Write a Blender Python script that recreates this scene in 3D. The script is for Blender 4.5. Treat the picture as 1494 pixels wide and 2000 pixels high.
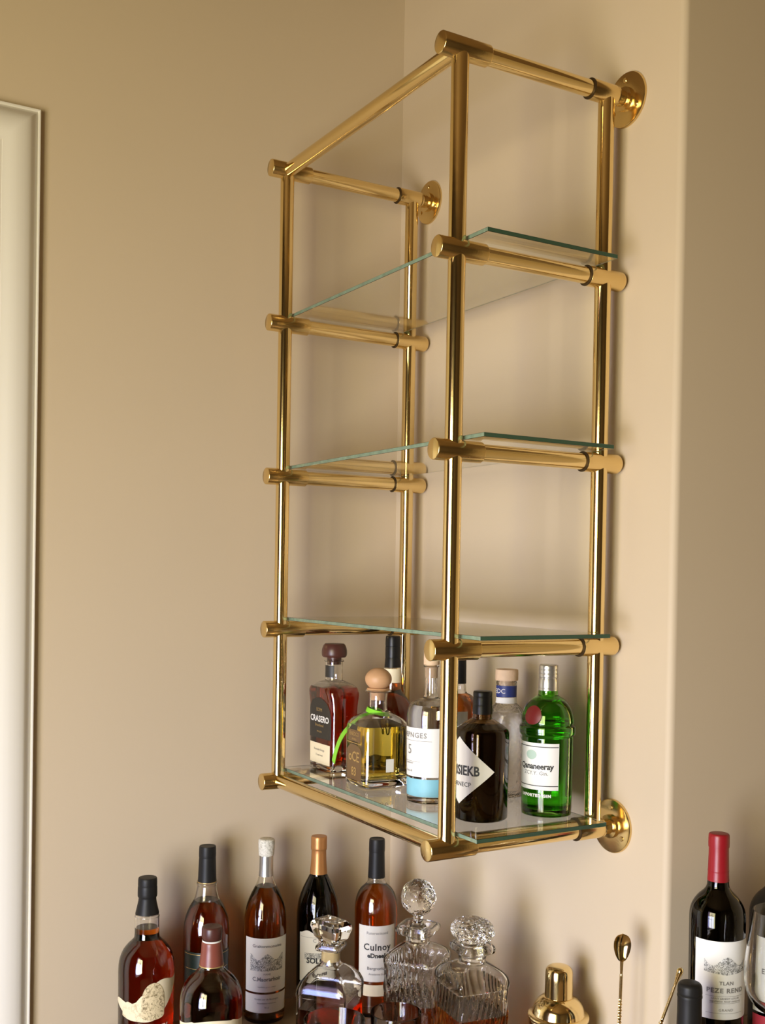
import bpy, bmesh, math, random
from mathutils import Vector, Matrix, Euler
for o in list(bpy.data.objects): bpy.data.objects.remove(o)
SC = bpy.context.scene; COL = SC.collection
PI = math.pi
random.seed(7)

# ---------------------------------------------------------------- camera
cam = bpy.data.cameras.new('camera'); camo = bpy.data.objects.new('camera', cam); COL.objects.link(camo)
r_ = Vector((0.50780216, 0.86130489, 0.01705457)); u_ = Vector((-0.02090406, -0.00747149, 0.99975357)); d_ = Vector((-0.86122006, 0.50803353, -0.01421073))
M = Matrix.Identity(4)
for i in range(3): M[i][0] = r_[i]; M[i][1] = u_[i]; M[i][2] = -d_[i]
M.translation = Vector((2.000623, -1.283699, 0.421562))
camo.matrix_world = M
cam.sensor_fit = 'AUTO'; cam.sensor_width = 36; cam.lens = 2136.187/2000*36; cam.shift_y = 0.07513; cam.clip_start = 0.02
SC.camera = camo

# ---------------------------------------------------------------- world, lights, exposure
W = bpy.data.worlds.new('world'); SC.world = W; W.use_nodes = True
bg = W.node_tree.nodes['Background']; bg.inputs[0].default_value = (.75, .85, 1, 1); bg.inputs[1].default_value = .3
def area(name, loc, rot, sx, sy, power, color):
    l = bpy.data.lights.new(name, 'AREA'); l.shape = 'RECTANGLE'; l.size = sx; l.size_y = sy; l.energy = power; l.color = color
    o = bpy.data.objects.new(name, l); o.location = loc; o.rotation_euler = rot; COL.objects.link(o); return o
area('daylight_and_fill', (1.8, -2.52, .05), (PI/2, 0, .38), 1.1, 1.9, 85, (1, .91, .44))
area('daylight_and_fill', (1.5, -2.53, .05), (PI/2, 0, .2), 1.1, 1.9, 19, (.90, .60, 1))  # pinkish fill lamp added beside the daylight to tune the wall hue
area('low_blue_fill', (1.6, -2.54, -.35), (PI/2-.1, 0, .5), 1.1, 1.1, 20, (.36, .51, 1)).data.spread = 1.6  # added blue fill lamp, kept low to cool the lower walls
def point(name, loc, power, color, rad):
    l = bpy.data.lights.new(name, 'POINT'); l.energy = power; l.color = color; l.shadow_soft_size = rad
    o = bpy.data.objects.new(name, l); o.location = loc; COL.objects.link(o); return o
SC.view_settings.view_transform = 'Standard'; SC.view_settings.look = 'None'
SC.view_settings.gamma = 1; SC.view_settings.use_curve_mapping = False; SC.view_settings.exposure = 0.0

# ---------------------------------------------------------------- helpers
def lin(r, g, b):
    f = lambda c: c/12.92 if c <= .04045 else ((c+.055)/1.055)**2.4
    return (f(r/255), f(g/255), f(b/255), 1)
def setp(bs, **k):
    for n, v in k.items():
        n = n.replace('_', ' ')
        if n in bs.inputs: bs.inputs[n].default_value = v
def mat(name, col, rough=.5, metal=0, bump=0, bscale=200, var=0, vscale=8, bdist=.001, **k):
    m = bpy.data.materials.new(name); m.use_nodes = True; nt = m.node_tree; bs = nt.nodes['Principled BSDF']
    bs.inputs['Base Color'].default_value = col; bs.inputs['Roughness'].default_value = rough; bs.inputs['Metallic'].default_value = metal
    for n, v in k.items(): bs.inputs[n.replace('_', ' ')].default_value = v
    tc = nt.nodes.new('ShaderNodeTexCoord')
    if var:
        n = nt.nodes.new('ShaderNodeTexNoise'); n.inputs['Scale'].default_value = vscale; n.inputs['Detail'].default_value = 4
        nt.links.new(tc.outputs['Object'], n.inputs['Vector'])
        mx = nt.nodes.new('ShaderNodeMix'); mx.data_type = 'RGBA'
        mx.inputs[6].default_value = tuple(c*(1-var) for c in col[:3])+(1,); mx.inputs[7].default_value = tuple(min(1, c*(1+var)) for c in col[:3])+(1,)
        nt.links.new(n.outputs['Fac'], mx.inputs[0]); nt.links.new(mx.outputs[2], bs.inputs['Base Color'])
    if bump:
        n = nt.nodes.new('ShaderNodeTexNoise'); n.inputs['Scale'].default_value = bscale; n.inputs['Detail'].default_value = 3
        nt.links.new(tc.outputs['Object'], n.inputs['Vector'])
        b = nt.nodes.new('ShaderNodeBump'); b.inputs['Strength'].default_value = bump; b.inputs['Distance'].default_value = bdist
        nt.links.new(n.outputs['Fac'], b.inputs['Height']); nt.links.new(b.outputs[0], bs.inputs['Normal'])
    return m
def glass(name, col=(1, 1, 1, 1), ior=1.45, rough=0.0, absorb=None, bump=0, bscale=60, bdist=.002, voro=False):
    """transmissive dielectric; absorb = (a_r, a_g, a_b) per metre"""
    m = mat(name, col, rough, IOR=ior, Transmission_Weight=1.0); nt = m.node_tree
    if absorb:
        D = max(absorb)*1.001
        v = nt.nodes.new('ShaderNodeVolumeAbsorption'); v.inputs['Density'].default_value = D
        v.inputs['Color'].default_value = tuple(1-a/D for a in absorb)+(1,)
        nt.links.new(v.outputs[0], nt.nodes['Material Output'].inputs['Volume'])
    if bump:
        tc = nt.nodes.new('ShaderNodeTexCoord')
        if voro:
            n = nt.nodes.new('ShaderNodeTexVoronoi'); out = n.outputs['Distance']
        else:
            n = nt.nodes.new('ShaderNodeTexNoise'); out = n.outputs['Fac']
        n.inputs['Scale'].default_value = bscale
        nt.links.new(tc.outputs['Object'], n.inputs['Vector'])
        b = nt.nodes.new('ShaderNodeBump'); b.inputs['Strength'].default_value = bump; b.inputs['Distance'].default_value = bdist
        nt.links.new(out, b.inputs['Height']); nt.links.new(b.outputs[0], nt.nodes['Principled BSDF'].inputs['Normal'])
    return m
def ink_mat(name, paper, ink, scale, thr=.5):
    """printed engraving: a net of fine ink lines on paper"""
    m = mat(name, paper, .6); nt = m.node_tree; bs = nt.nodes['Principled BSDF']
    tc = nt.nodes.new('ShaderNodeTexCoord')
    n = nt.nodes.new('ShaderNodeTexNoise'); n.inputs['Scale'].default_value = scale; n.inputs['Detail'].default_value = 5; n.inputs['Roughness'].default_value = .75; n.inputs['Distortion'].default_value = 1.5
    nt.links.new(tc.outputs['Object'], n.inputs['Vector'])
    rp = nt.nodes.new('ShaderNodeValToRGB'); e = rp.color_ramp.elements
    e[0].position = thr-.06; e[0].color = ink; e[1].position = thr+.07; e[1].color = paper
    nt.links.new(n.outputs['Fac'], rp.inputs[0]); nt.links.new(rp.outputs[0], bs.inputs['Base Color'])
    return m

def obj(name, bm, m, parent=None, smooth=40, kind=None, loc=None):
    me = bpy.data.meshes.new(name); bm.normal_update(); bm.to_mesh(me); bm.free()
    if m: me.materials.append(m)
    if smooth:
        for p in me.polygons: p.use_smooth = True
        me.set_sharp_from_angle(angle=math.radians(smooth))
    o = bpy.data.objects.new(name, me); COL.objects.link(o)
    if parent: o.parent = parent
    if kind: o['kind'] = kind
    if loc: o.location = loc
    return o
def thing(name, label, cat, loc=(0, 0, 0), rz=0, group=None):
    o = bpy.data.objects.new(name, None); COL.objects.link(o); o.location = loc; o.rotation_euler = (0, 0, rz)
    o.empty_display_size = .03
    o['label'] = label; o['category'] = cat
    if group: o['group'] = group
    return o
def box(bm, a, b, bev=0):
    v = [bm.verts.new((x, y, z)) for x in (a[0], b[0]) for y in (a[1], b[1]) for z in (a[2], b[2])]
    for f in ((0, 1, 3, 2), (4, 6, 7, 5), (0, 4, 5, 1), (2, 3, 7, 6), (0, 2, 6, 4), (1, 5, 7, 3)): bm.faces.new([v[i] for i in f])
    if bev: bmesh.ops.bevel(bm, geom=bm.edges[:], offset=bev, segments=3, affect='EDGES', profile=.5)
    bmesh.ops.recalc_face_normals(bm, faces=bm.faces[:])
    return bm
def rings(bm, R, close0=True, close1=True):
    """R: list of lists of points -> skin"""
    prev = None; first = None
    for pts in R:
        vs = [bm.verts.new(p) for p in pts]
        if prev is None: first = vs
        else:
            n = len(vs)
            for i in range(n):
                bm.faces.new((prev[i], prev[(i+1) % n], vs[(i+1) % n], vs[i]))
        prev = vs
    if close0: bm.faces.new(list(reversed(first)))
    if close1: bm.faces.new(prev)
    bmesh.ops.recalc_face_normals(bm, faces=bm.faces[:])
    return bm
def catmull(P, k=4):
    """dense curve through P; a repeated point makes a sharp corner"""
    segs = []; cur = [P[0]]
    for p in P[1:]:
        if p == cur[-1]:
            segs.append(cur); cur = [p]
        else: cur.append(p)
    segs.append(cur)
    out = []
    for s in segs:
        if len(s) < 3:
            for p in s:
                if not out or out[-1] != p: out.append(p)
            continue
        n = len(s)
        for i in range(n-1):
            p0 = s[max(i-1, 0)]; p1 = s[i]; p2 = s[i+1]; p3 = s[min(i+2, n-1)]
            for j in range(k):
                t = j/k
                q = tuple(.5*((2*b)+(-a+c)*t+(2*a-5*b+4*c-d)*t*t+(-a+3*b-3*c+d)*t**3) for a, b, c, d in zip(p0, p1, p2, p3))
                if not out or max(abs(x-y) for x, y in zip(q, out[-1])) > 1e-7: out.append(q)
        if out[-1] != s[-1]: out.append(s[-1])
    return out
def rad(th, hx, hy, n):
    c, s = abs(math.cos(th)), abs(math.sin(th))
    return ((c/hx)**n+(s/hy)**n)**(-1/n)
def ring_pts(z, hx, hy, n, N=48, mod=None):
    out = []
    for i in range(N):
        th = 2*PI*i/N
        r = rad(th, hx, hy, n)
        if mod: r *= mod(th, z)
        out.append((r*math.cos(th), r*math.sin(th), z))
    return out
def lathe(bm, prof, N=48):
    """closed solid of revolution from (z, r) list"""
    return rings(bm, [ring_pts(z, max(r, 1e-4), max(r, 1e-4), 2, N) for z, r in prof])
def cyl(bm, p, q, r, N=28, bev=0):
    """solid rod from p to q with eased ends"""
    p = Vector(p); q = Vector(q); d = (q-p); L = d.length; d.normalize()
    a = d.orthogonal().normalized(); b = d.cross(a)
    st = [(0, r-bev), (bev, r), (L-bev, r), (L, r-bev)] if bev else [(0, r), (L, r)]
    sub = bmesh.new()
    rings(sub, [[p+d*t+a*rr*math.cos(2*PI*i/N)+b*rr*math.sin(2*PI*i/N) for i in range(N)] for t, rr in st])
    me = bpy.data.meshes.new('tmp'); sub.to_mesh(me); sub.free(); bm.from_mesh(me); bpy.data.meshes.remove(me)
    return bm

class Surf:
    """outer surface of a bottle: interpolates the rings; maps arc length + height to a point"""
    def __init__(s, R): s.R = sorted(R, key=lambda a: a[0])
    def at(s, z):
        R = s.R
        if z <= R[0][0]: return R[0][1:]
        for a, b in zip(R, R[1:]):
            if a[0] <= z <= b[0]:
                t = 0 if b[0] == a[0] else (z-a[0])/(b[0]-a[0])
                return tuple(x+(y-x)*t for x, y in zip(a[1:], b[1:]))
        return R[-1][1:]
    def table(s, thc, z):
        hx, hy, n = s.at(z); T = [(0.0, thc)]
        def walk(sg):
            out = []; L = 0; th = thc; p = None
            r = rad(th, hx, hy, n); p = (r*math.cos(th), r*math.sin(th))
            for i in range(180):
                th += sg*PI/180; r = rad(th, hx, hy, n); q = (r*math.cos(th), r*math.sin(th))
                L += math.dist(p, q); p = q; out.append((sg*L, th))
            return out
        return list(reversed(walk(-1)))+T+walk(1)
    def pt(s, T, u, z, off):
        import bisect
        k = bisect.bisect_left(T, (u, -99)); k = min(max(k, 1), len(T)-1)
        a, b = T[k-1], T[k]; t = (u-a[0])/(b[0]-a[0]) if b[0] != a[0] else 0
        th = a[1]+(b[1]-a[1])*t
        hx, hy, n = s.at(z); e = 1e-3
        f = lambda h: (rad(h, hx, hy, n)*math.cos(h), rad(h, hx, hy, n)*math.sin(h))
        x, y = f(th); x2, y2 = f(th+e); tx, ty = x2-x, y2-y; l = math.hypot(tx, ty)
        return (x+ty/l*off, y-tx/l*off, z)
def label(S, thc, w, z0, z1, m, parent, name='label', off=.0004, lo=None, hi=None, nx=24, nz=3, u0=None):
    """paper patch wrapped on the glass, with thickness; lo/hi(u in -1..1) give outline fractions"""
    T = S.table(thc, (z0+z1)/2); bm = bmesh.new(); G = []
    for i in range(nx+1):
        t = -1+2*i/nx; u = t*w/2
        a = z0 if lo is None else z0+(z1-z0)*lo(t); b = z1 if hi is None else z0+(z1-z0)*hi(t)
        G.append([S.pt(T, u, a+(b-a)*j/nz, off) for j in range(nz+1)])
    V = [[bm.verts.new(p) for p in c] for c in G]
    for i in range(nx):
        for j in range(nz):
            bm.faces.new((V[i][j], V[i+1][j], V[i+1][j+1], V[i][j+1]))
    o = obj(name, bm, m, parent, 60)
    return o, T
FC = {}
def text_mesh(txt, size, sx=1.0, spacing=1.0, bold=0):
    c = bpy.data.curves.new('t', 'FONT'); c.body = txt; c.size = size; c.align_x = 'CENTER'; c.align_y = 'CENTER'; c.resolution_u = 2
    c.space_character = spacing; c.offset = bold
    o = bpy.data.objects.new('t', c); COL.objects.link(o)
    dg = bpy.context.evaluated_depsgraph_get(); me = bpy.data.meshes.new_from_object(o.evaluated_get(dg))
    bpy.data.objects.remove(o); bpy.data.curves.remove(c)
    return me
def write(S, thc, z, lines, m, parent, off=.0009, name='lettering', u0=0):
    """lines: (text, size, dz, x-scale[, spacing, bold]) wrapped round the surface"""
    o = None
    for ln in lines:
        bm = bmesh.new()
        txt, size, dz, sx = ln[:4]; sp = ln[4] if len(ln) > 4 else 1; bo = ln[5] if len(ln) > 5 else 0
        me = text_mesh(txt, size, 1, sp, bo); T = S.table(thc, z+dz)
        for v in me.vertices:
            v.co = S.pt(T, v.co.x*sx+u0, z+dz+v.co.y, off)
        bm.from_mesh(me); bpy.data.meshes.remove(me)
        o = obj(name, bm, m, parent, 0)
    return o
def rules(S, thc, z, segs, m, parent, off=.0008, name='printed_rule'):
    """thin printed lines: (u centre, dz, length, thickness)"""
    for u, dz, L, t in segs:
        bm = bmesh.new(); T = S.table(thc, z+dz); n = 10
        P = [[bm.verts.new(S.pt(T, u-L/2+L*i/n, z+dz+k*t/2, off)) for k in (-1, 1)] for i in range(n+1)]
        for i in range(n): bm.faces.new((P[i][0], P[i+1][0], P[i+1][1], P[i][1]))
        obj(name, bm, m, parent, 0)

# ---------------------------------------------------------------- materials
PAINT = (.56, .46, .33, 1)
m_wall = mat('wall_paint', PAINT, .62, bump=.12, bscale=260, var=.02, vscale=3, bdist=.0006)
m_trim = mat('white_trim_paint', (.69, .66, .60, 1), .34, bump=.05, bscale=120, bdist=.0005)
m_ceil = mat('ceiling_paint', (.20, .13, .07, 1), .8)
m_far = mat("taupe_paint", (.10, .07, .04, 1), .7)
m_floor = mat('oak_floor', (.20, .145, .09, 1), .45, var=.25, vscale=6)
m_stone = mat('warm_worktop', (.36, .25, .15, 1), .25, var=.15, vscale=25)
m_cab = mat('cabinet_paint', (.25, .2, .14, 1), .4)
m_brass = mat('polished_brass', (.83, .64, .31, 1), .12, 1.0, bump=.05, bscale=45, bdist=.0015, var=.05, vscale=18)
m_brass2 = mat('brass_fitting', (.78, .58, .26, 1), .2, 1.0, bump=.10, bscale=400, bdist=.0006, var=.08, vscale=30)
m_seam = mat('dark_seam', (.05, .03, .012, 1), .5, .6)
m_sheet = glass('green_sheet_glass', ior=1.5, absorb=(3, .8, 1.8))
m_edge = mat('polished_glass_edge', (.045, .105, .065, 1), .15, Transmission_Weight=.25, IOR=1.5)
m_edge2 = mat('rough_glass_edge', (.30, .44, .33, 1), .3, Transmission_Weight=.5, IOR=1.5, bump=.8, bscale=90, bdist=.004, var=.45, vscale=70)
m_clear = glass('clear_glass', ior=1.45)
m_cryst = glass('cut_crystal', ior=1.5, bump=.35, bscale=95, bdist=.004, voro=True)
m_crystf = glass('faceted_crystal', ior=1.52)
m_amberg = glass('amber_glass', ior=1.45, absorb=(240, 430, 800))
m_wineg = glass('dark_wine_glass', (.10, .12, .07, 1), ior=1.5, rough=.02, absorb=(260, 230, 420))
m_green = glass('green_gin_glass', (.30, .74, .14, 1), ior=1.45)
m_whisky = glass('whisky', ior=1.36, absorb=(4, 26, 85))
m_cognac = glass('cognac', ior=1.36, absorb=(2, 18, 60))
m_bourbon = glass('bourbon_red', ior=1.36, absorb=(11, 46, 110))
m_liqueur = glass('liqueur', ior=1.36, absorb=(6, 27, 75))
m_tequila = glass('tequila', ior=1.36, absorb=(1.8, 5, 26))
m_spirit = glass('clear_spirit', ior=1.36, absorb=(.6, .9, 1.4))
m_ginliq = glass('gin', ior=1.36, absorb=(8, 1, 10))
m_dark = mat('dark_wine', (.012, .006, .004, 1), .1)
m_black = mat('black_capsule', (.009, .0085, .008, 1), .35, Specular_IOR_Level=.3)
m_blackm = mat('matte_black_capsule', (.012, .0115, .011, 1), .45, Specular_IOR_Level=.25)
m_browncap = mat('maroon_stopper', (.07, .022, .016, 1), .35)
m_redcap = mat('red_foil', (.27, .007, .013, 1), .36, bump=.2, bscale=120, bdist=.0004)
m_copper = mat('copper_foil', (.50, .23, .075, 1), .35, .55)
m_silver = mat('silver_foil', (.62, .61, .58, 1), .28, .9, bump=.2, bscale=150, bdist=.0006)
m_marble = ink_mat('marbled_cap', (.68, .65, .56, 1), (.28, .26, .19, 1), 160, .42)
m_cork = mat('cork', (.66, .47, .30, 1), .7, bump=.4, bscale=300, var=.12, vscale=90)
m_wood = mat('turned_wood', (.56, .32, .16, 1), .5, bump=.1, bscale=90, var=.12, vscale=40)
m_paper = mat('white_paper', (.78, .77, .73, 1), .6)
m_cream = mat('cream_paper', (.78, .68, .46, 1), .6, var=.04)
m_pale = mat('pale_paper', (.74, .71, .62, 1), .6, var=.03)
m_blk = mat('black_paper', (.022, .02, .016, 1), .5)
m_dgreen = mat('dark_green_paper', (.012, .022, .018, 1), .4)
m_blue = mat('light_blue_paper', (.22, .50, .60, 1), .55, var=.1, vscale=60)
m_navy = mat('navy_paper', (.02, .035, .17, 1), .5)
m_ink = mat('black_ink', (.03, .03, .03, 1), .6)
m_grey = mat('grey_ink', (.22, .21, .2, 1), .6)
m_gold = mat('gold_ink', (.55, .38, .14, 1), .35, .6)
m_white = mat('white_ink', (.80, .78, .74, 1), .5)
m_redwax = mat('red_medallion', (.13, .006, .006, 1), .4)
m_ribbon = mat('lime_ribbon', (.22, .62, .03, 1), .4, var=.15, vscale=80)
m_eng = ink_mat('engraving', (.72, .70, .64, 1), (.10, .10, .09, 1), 260, .5)
m_eng2 = ink_mat('engraving_fine', (.76, .76, .74, 1), (.14, .14, .13, 1), 300, .5)
m_bison = ink_mat('beast_print', (.68, .56, .33, 1), (.16, .11, .04, 1), 120, .44)
m_rock = ink_mat('pale_beast_print', (.74, .65, .42, 1), (.5, .4, .22, 1), 60, .42)
m_redlab = mat('red_paper', (.42, .03, .05, 1), .5)
m_emb = mat('bronze_emboss', (.16, .09, .04, 1), .4, .3)
m_frost = glass('rippled_glass', ior=1.45, rough=.12, bump=.8, bscale=160, bdist=.003)

# ---------------------------------------------------------------- room
XA = -.1207; XC = .735; ZF = -1.40; ZC = 1.75; YF = -2.4; XR = 3.3; YB = 1.1
def struct(name, bm, m, smooth=40, **k):
    return obj(name, bm, m, None, smooth, 'structure')
bm = bmesh.new(); box(bm, (XA-.12, YF, ZF), (XA, .12, ZC)); struct('wall_left', bm, m_wall, 0)
# chimney-breast wall behind the shelf with a softly rounded outer corner, then the recess beyond it
bm = bmesh.new(); rc = .012
pts = [(XA, 0), (XC-rc, 0)]+[(XC-rc+rc*math.sin(a), rc-rc*math.cos(a)) for a in [PI/2*i/8 for i in range(1, 9)]]+[(XC, YB), (XA, YB)]
rings(bm, [[(x, y, ZF) for x, y in pts], [(x, y, ZC) for x, y in pts]]); struct('wall_back', bm, m_wall, 30)
bm = bmesh.new(); box(bm, (XC, YB, ZF), (XR, YB+.1, ZC)); struct('wall_alcove', bm, m_wall, 0)
bm = bmesh.new(); box(bm, (XR, YF, ZF), (XR+.1, YB, ZC)); struct('wall_right', bm, m_far, 0)
wx0, wx1, wz0, wz1 = .9, 2.5, -.95, 1.05
bm = bmesh.new()
for a, b in (((XA, ZF), (wx0, ZC)), ((wx1, ZF), (XR, ZC)), ((wx0, ZF), (wx1, wz0)), ((wx0, wz1), (wx1, ZC))):
    box(bm, (a[0], YF-.1, a[1]), (b[0], YF, b[1]))
struct('wall_front', bm, m_far, 0)
bm = bmesh.new()
for x in (wx0, 1.7, wx1): box(bm, (x-.025, YF-.07, wz0), (x+.025, YF-.02, wz1))
for z in (wz0, -.28, .38, wz1): box(bm, (wx0, YF-.07, z-.02), (wx1, YF-.02, z+.02))
struct('window_1', bm, m_trim, 0)
bm = bmesh.new(); box(bm, (XA-.12, YF-.1, ZF-.1), (XR+.1, YB+.1, ZF)); struct('floor', bm, m_floor, 0)
bm = bmesh.new(); box(bm, (XA-.12, YF-.1, ZC), (XR+.1, YB+.1, ZC+.1)); struct('ceiling', bm, m_ceil, 0)
# moulded casing on the left wall, mitred at its top corner
prof = [(0, 0), (0, .0135), (.0010, .0148), (.0030, .0148), (.0038, .013), (.0052, .0115), (.0085, .013), (.013, .018), (.018, .0230), (.024, .0265), (.032, .0285), (.042, .0288), (.050, .0272), (.058, .0240), (.064, .0212), (.070, .0190), (.071, .0175), (.084, .0175), (.105, .0175), (.108, .016), (.108, 0)]
yt, zt = -.800, 1.279
bm = bmesh.new()
path = lambda u, h: [(XA+h, yt-u, ZF), (XA+h, yt-u, zt-u), (XA+h, yt-1.02+u, zt-u), (XA+h, yt-1.02+u, ZF)]
C4 = [[bm.verts.new(p) for p in path(u, h)] for u, h in prof]
for a, b in zip(C4, C4[1:]):
    for i in range(3): bm.faces.new((a[i], a[i+1], b[i+1], b[i]))
bmesh.ops.recalc_face_normals(bm, faces=bm.faces[:])
struct('trim_1', bm, m_trim, 35)
bm = bmesh.new(); box(bm, (XA-.001, yt-.912, ZF), (XA+.006, yt-.108, zt-.108), .001)
for z0, z1 in ((ZF+.25, ZF+1.1), (ZF+1.25, zt-.25)):
    box(bm, (XA+.004, yt-.80, z0), (XA+.012, yt-.22, z1), .002)
struct('door_1', bm, m_trim, 30)

# ---------------------------------------------------------------- worktop
ZB = -.500
bm = bmesh.new()
pts = [(XA+.001, -.001), (XC+.001, -.001), (XC+.001, .42), (1.45, .42), (1.45, -.60), (.36, -.60), (.36, -1.05), (XA+.001, -1.05)]
pts = [(x, y) for x, y in pts]
yq = -.775  # the worktop stops short of the door casing
pts[6] = (.36, yq); pts[7] = (XA+.001, yq)
rings(bm, [[(x, y, ZB-.035) for x, y in pts], [(x, y, ZB) for x, y in pts]])
wt = obj('worktop', bm, m_stone, None, 0); wt['label'] = 'warm brown worktop running under all the bottles along the walls'; wt['category'] = 'worktop'
cb = thing('base_cabinet', 'brown base cabinet carrying the worktop along the left wall', 'cabinet', (0, 0, ZF))
H_ = ZB-.0355-ZF
bm = bmesh.new(); box(bm, (XA+.002, yq+.02, .0), (.32, -.002, H_)); obj('body', bm, m_cab, cb, 0)
bm = bmesh.new(); box(bm, (.3205, yq+.03, .08), (.3385, -.605, H_-.01), .002); d = obj('door', bm, m_cab, cb, 30)
bm = bmesh.new(); cyl(bm, (.343, -.65, H_-.14), (.343, -.65, H_-.05), .005); obj('handle', bm, m_brass, d)
cb = thing('base_cabinet', 'brown base cabinet carrying the worktop below the red wine bottles', 'cabinet', (0, 0, ZF))
bm = bmesh.new(); box(bm, (.737, -.56, .0), (1.43, .40, H_)); obj('body', bm, m_cab, cb, 0)
bm = bmesh.new(); box(bm, (.75, -.5795, .08), (1.08, -.5605, H_-.01), .002); obj('door', bm, m_cab, cb, 30)
bm = bmesh.new(); box(bm, (1.09, -.5795, .08), (1.42, -.5605, H_-.01), .002); obj('door', bm, m_cab, cb, 30)
cb = thing('base_cabinet', 'brown base cabinet carrying the worktop under the wall shelf', 'cabinet', (0, 0, ZF))
bm = bmesh.new(); box(bm, (.345, -.56, .0), (.733, -.002, H_)); obj('body', bm, m_cab, cb, 0)
bm = bmesh.new(); box(bm, (.370, -.5795, .08), (.730, -.5605, H_-.01), .002); obj('door', bm, m_cab, cb, 30)
ZR = -.312
bm = bmesh.new(); box(bm, (.738, -.022, ZB), (1.12, .38, ZR), .002)
rs = obj('display_riser', bm, m_stone, None, 30); rs['label'] = 'stone-coloured riser block lifting the red wine bottles beyond the wall corner'; rs['category'] = 'riser'

# ---------------------------------------------------------------- brass wall shelf
H = .306; WX = .6084; YFR = -.3406; YBK = -.0469; rt = .0137; rs_ = .0167
ws = thing('wall_shelf', 'polished brass tube wall shelf with glass shelves mounted above the bottles', 'shelf', (0, 0, 0))
for x in (0, WX):
    for y in (YFR, YBK):
        bm = bmesh.new(); cyl(bm, (x, y, 0), (x, y, 4*H), rt, 36); obj('post', bm, m_brass, ws)
def sleeve(x, z, y0, y1, dome=False):
    bm = bmesh.new(); P = []
    L = y1-y0
    if dome:
        st = [(0, rs_-.0008), (.0008, rs_)]+[(L-.010+.010*math.sin(a), rs_*(.35+.65*math.cos(a))) for a in [PI/2*i/7 for i in range(8)]]
    else:
        st = [(0, rs_-.0012), (.0004, rs_-.0005), (.0012, rs_), (L-.0010, rs_), (L, rs_-.0008)]
    N = 36
    rings(bm, [[(x+r*math.cos(2*PI*i/N), y0+t, z+r*math.sin(2*PI*i/N)) for i in range(N)] for t, r in st])
    return obj('fitting', bm, m_brass2, ws, 35)
for x in (0, WX):
    for k in range(5):
        z = k*H
        wall_end = k in (0, 4)
        bm = bmesh.new(); cyl(bm, (x, YFR-.03, z), (x, -.02, z), rt, 36); obj('arm', bm, m_brass, ws)
        sleeve(x, z, YFR-.0373, YFR+.050)
        sleeve(x, z, -.083, -.030 if wall_end else -.0035, not wall_end)
        bm = bmesh.new(); cyl(bm, (x, -.0842, z), (x, -.0828, z), rs_+.0003, 36); obj('seam', bm, m_seam, ws)
        if wall_end:
            bm = bmesh.new(); N = 56
            st = [(-.0305, .0150), (-.0275, .0160), (-.0270, .0132), (-.0130, .0132), (-.0115, .0195), (-.0065, .0200), (-.0060, .0415), (-.0052, .0445), (-.0035, .0455), (-.0005, .0455)]
            rings(bm, [[(x+r*math.cos(2*PI*i/N), y, z+r*math.sin(2*PI*i/N)) for i in range(N)] for y, r in st])
            fl = obj('flange', bm, m_brass2, ws, 35)
            for a in (PI/2, PI/2+2*PI/3, PI/2+4*PI/3):
                bm = bmesh.new(); cyl(bm, (x+.032*math.cos(a), -.0055, z+.032*math.sin(a)), (x+.032*math.cos(a), -.0078, z+.032*math.sin(a)), .0042, 16, .0006)
                obj('screw', bm, m_brass2, fl)
for k in (0, 4):
    bm = bmesh.new(); cyl(bm, (0, YFR, k*H), (WX, YFR, k*H), rt, 36); obj('front_rail', bm, m_brass, ws)
GZ = .0170
for k in range(4):
    bm = bmesh.new(); z = k*H+GZ
    box(bm, (-.015, -.3235, z), (.664, -.0655, z+.0066), .0005); gs = obj('glass_shelf', bm, m_sheet, ws, 0); gs.data.materials.append(m_edge); gs.data.materials.append(m_edge2)
    for f in gs.data.polygons:
        if abs(f.normal.z) < .2: f.material_index = 1 if abs(f.normal.x) > .5 else 2
SZ = GZ+.0067    # standing height on the lowest glass shelf

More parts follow.
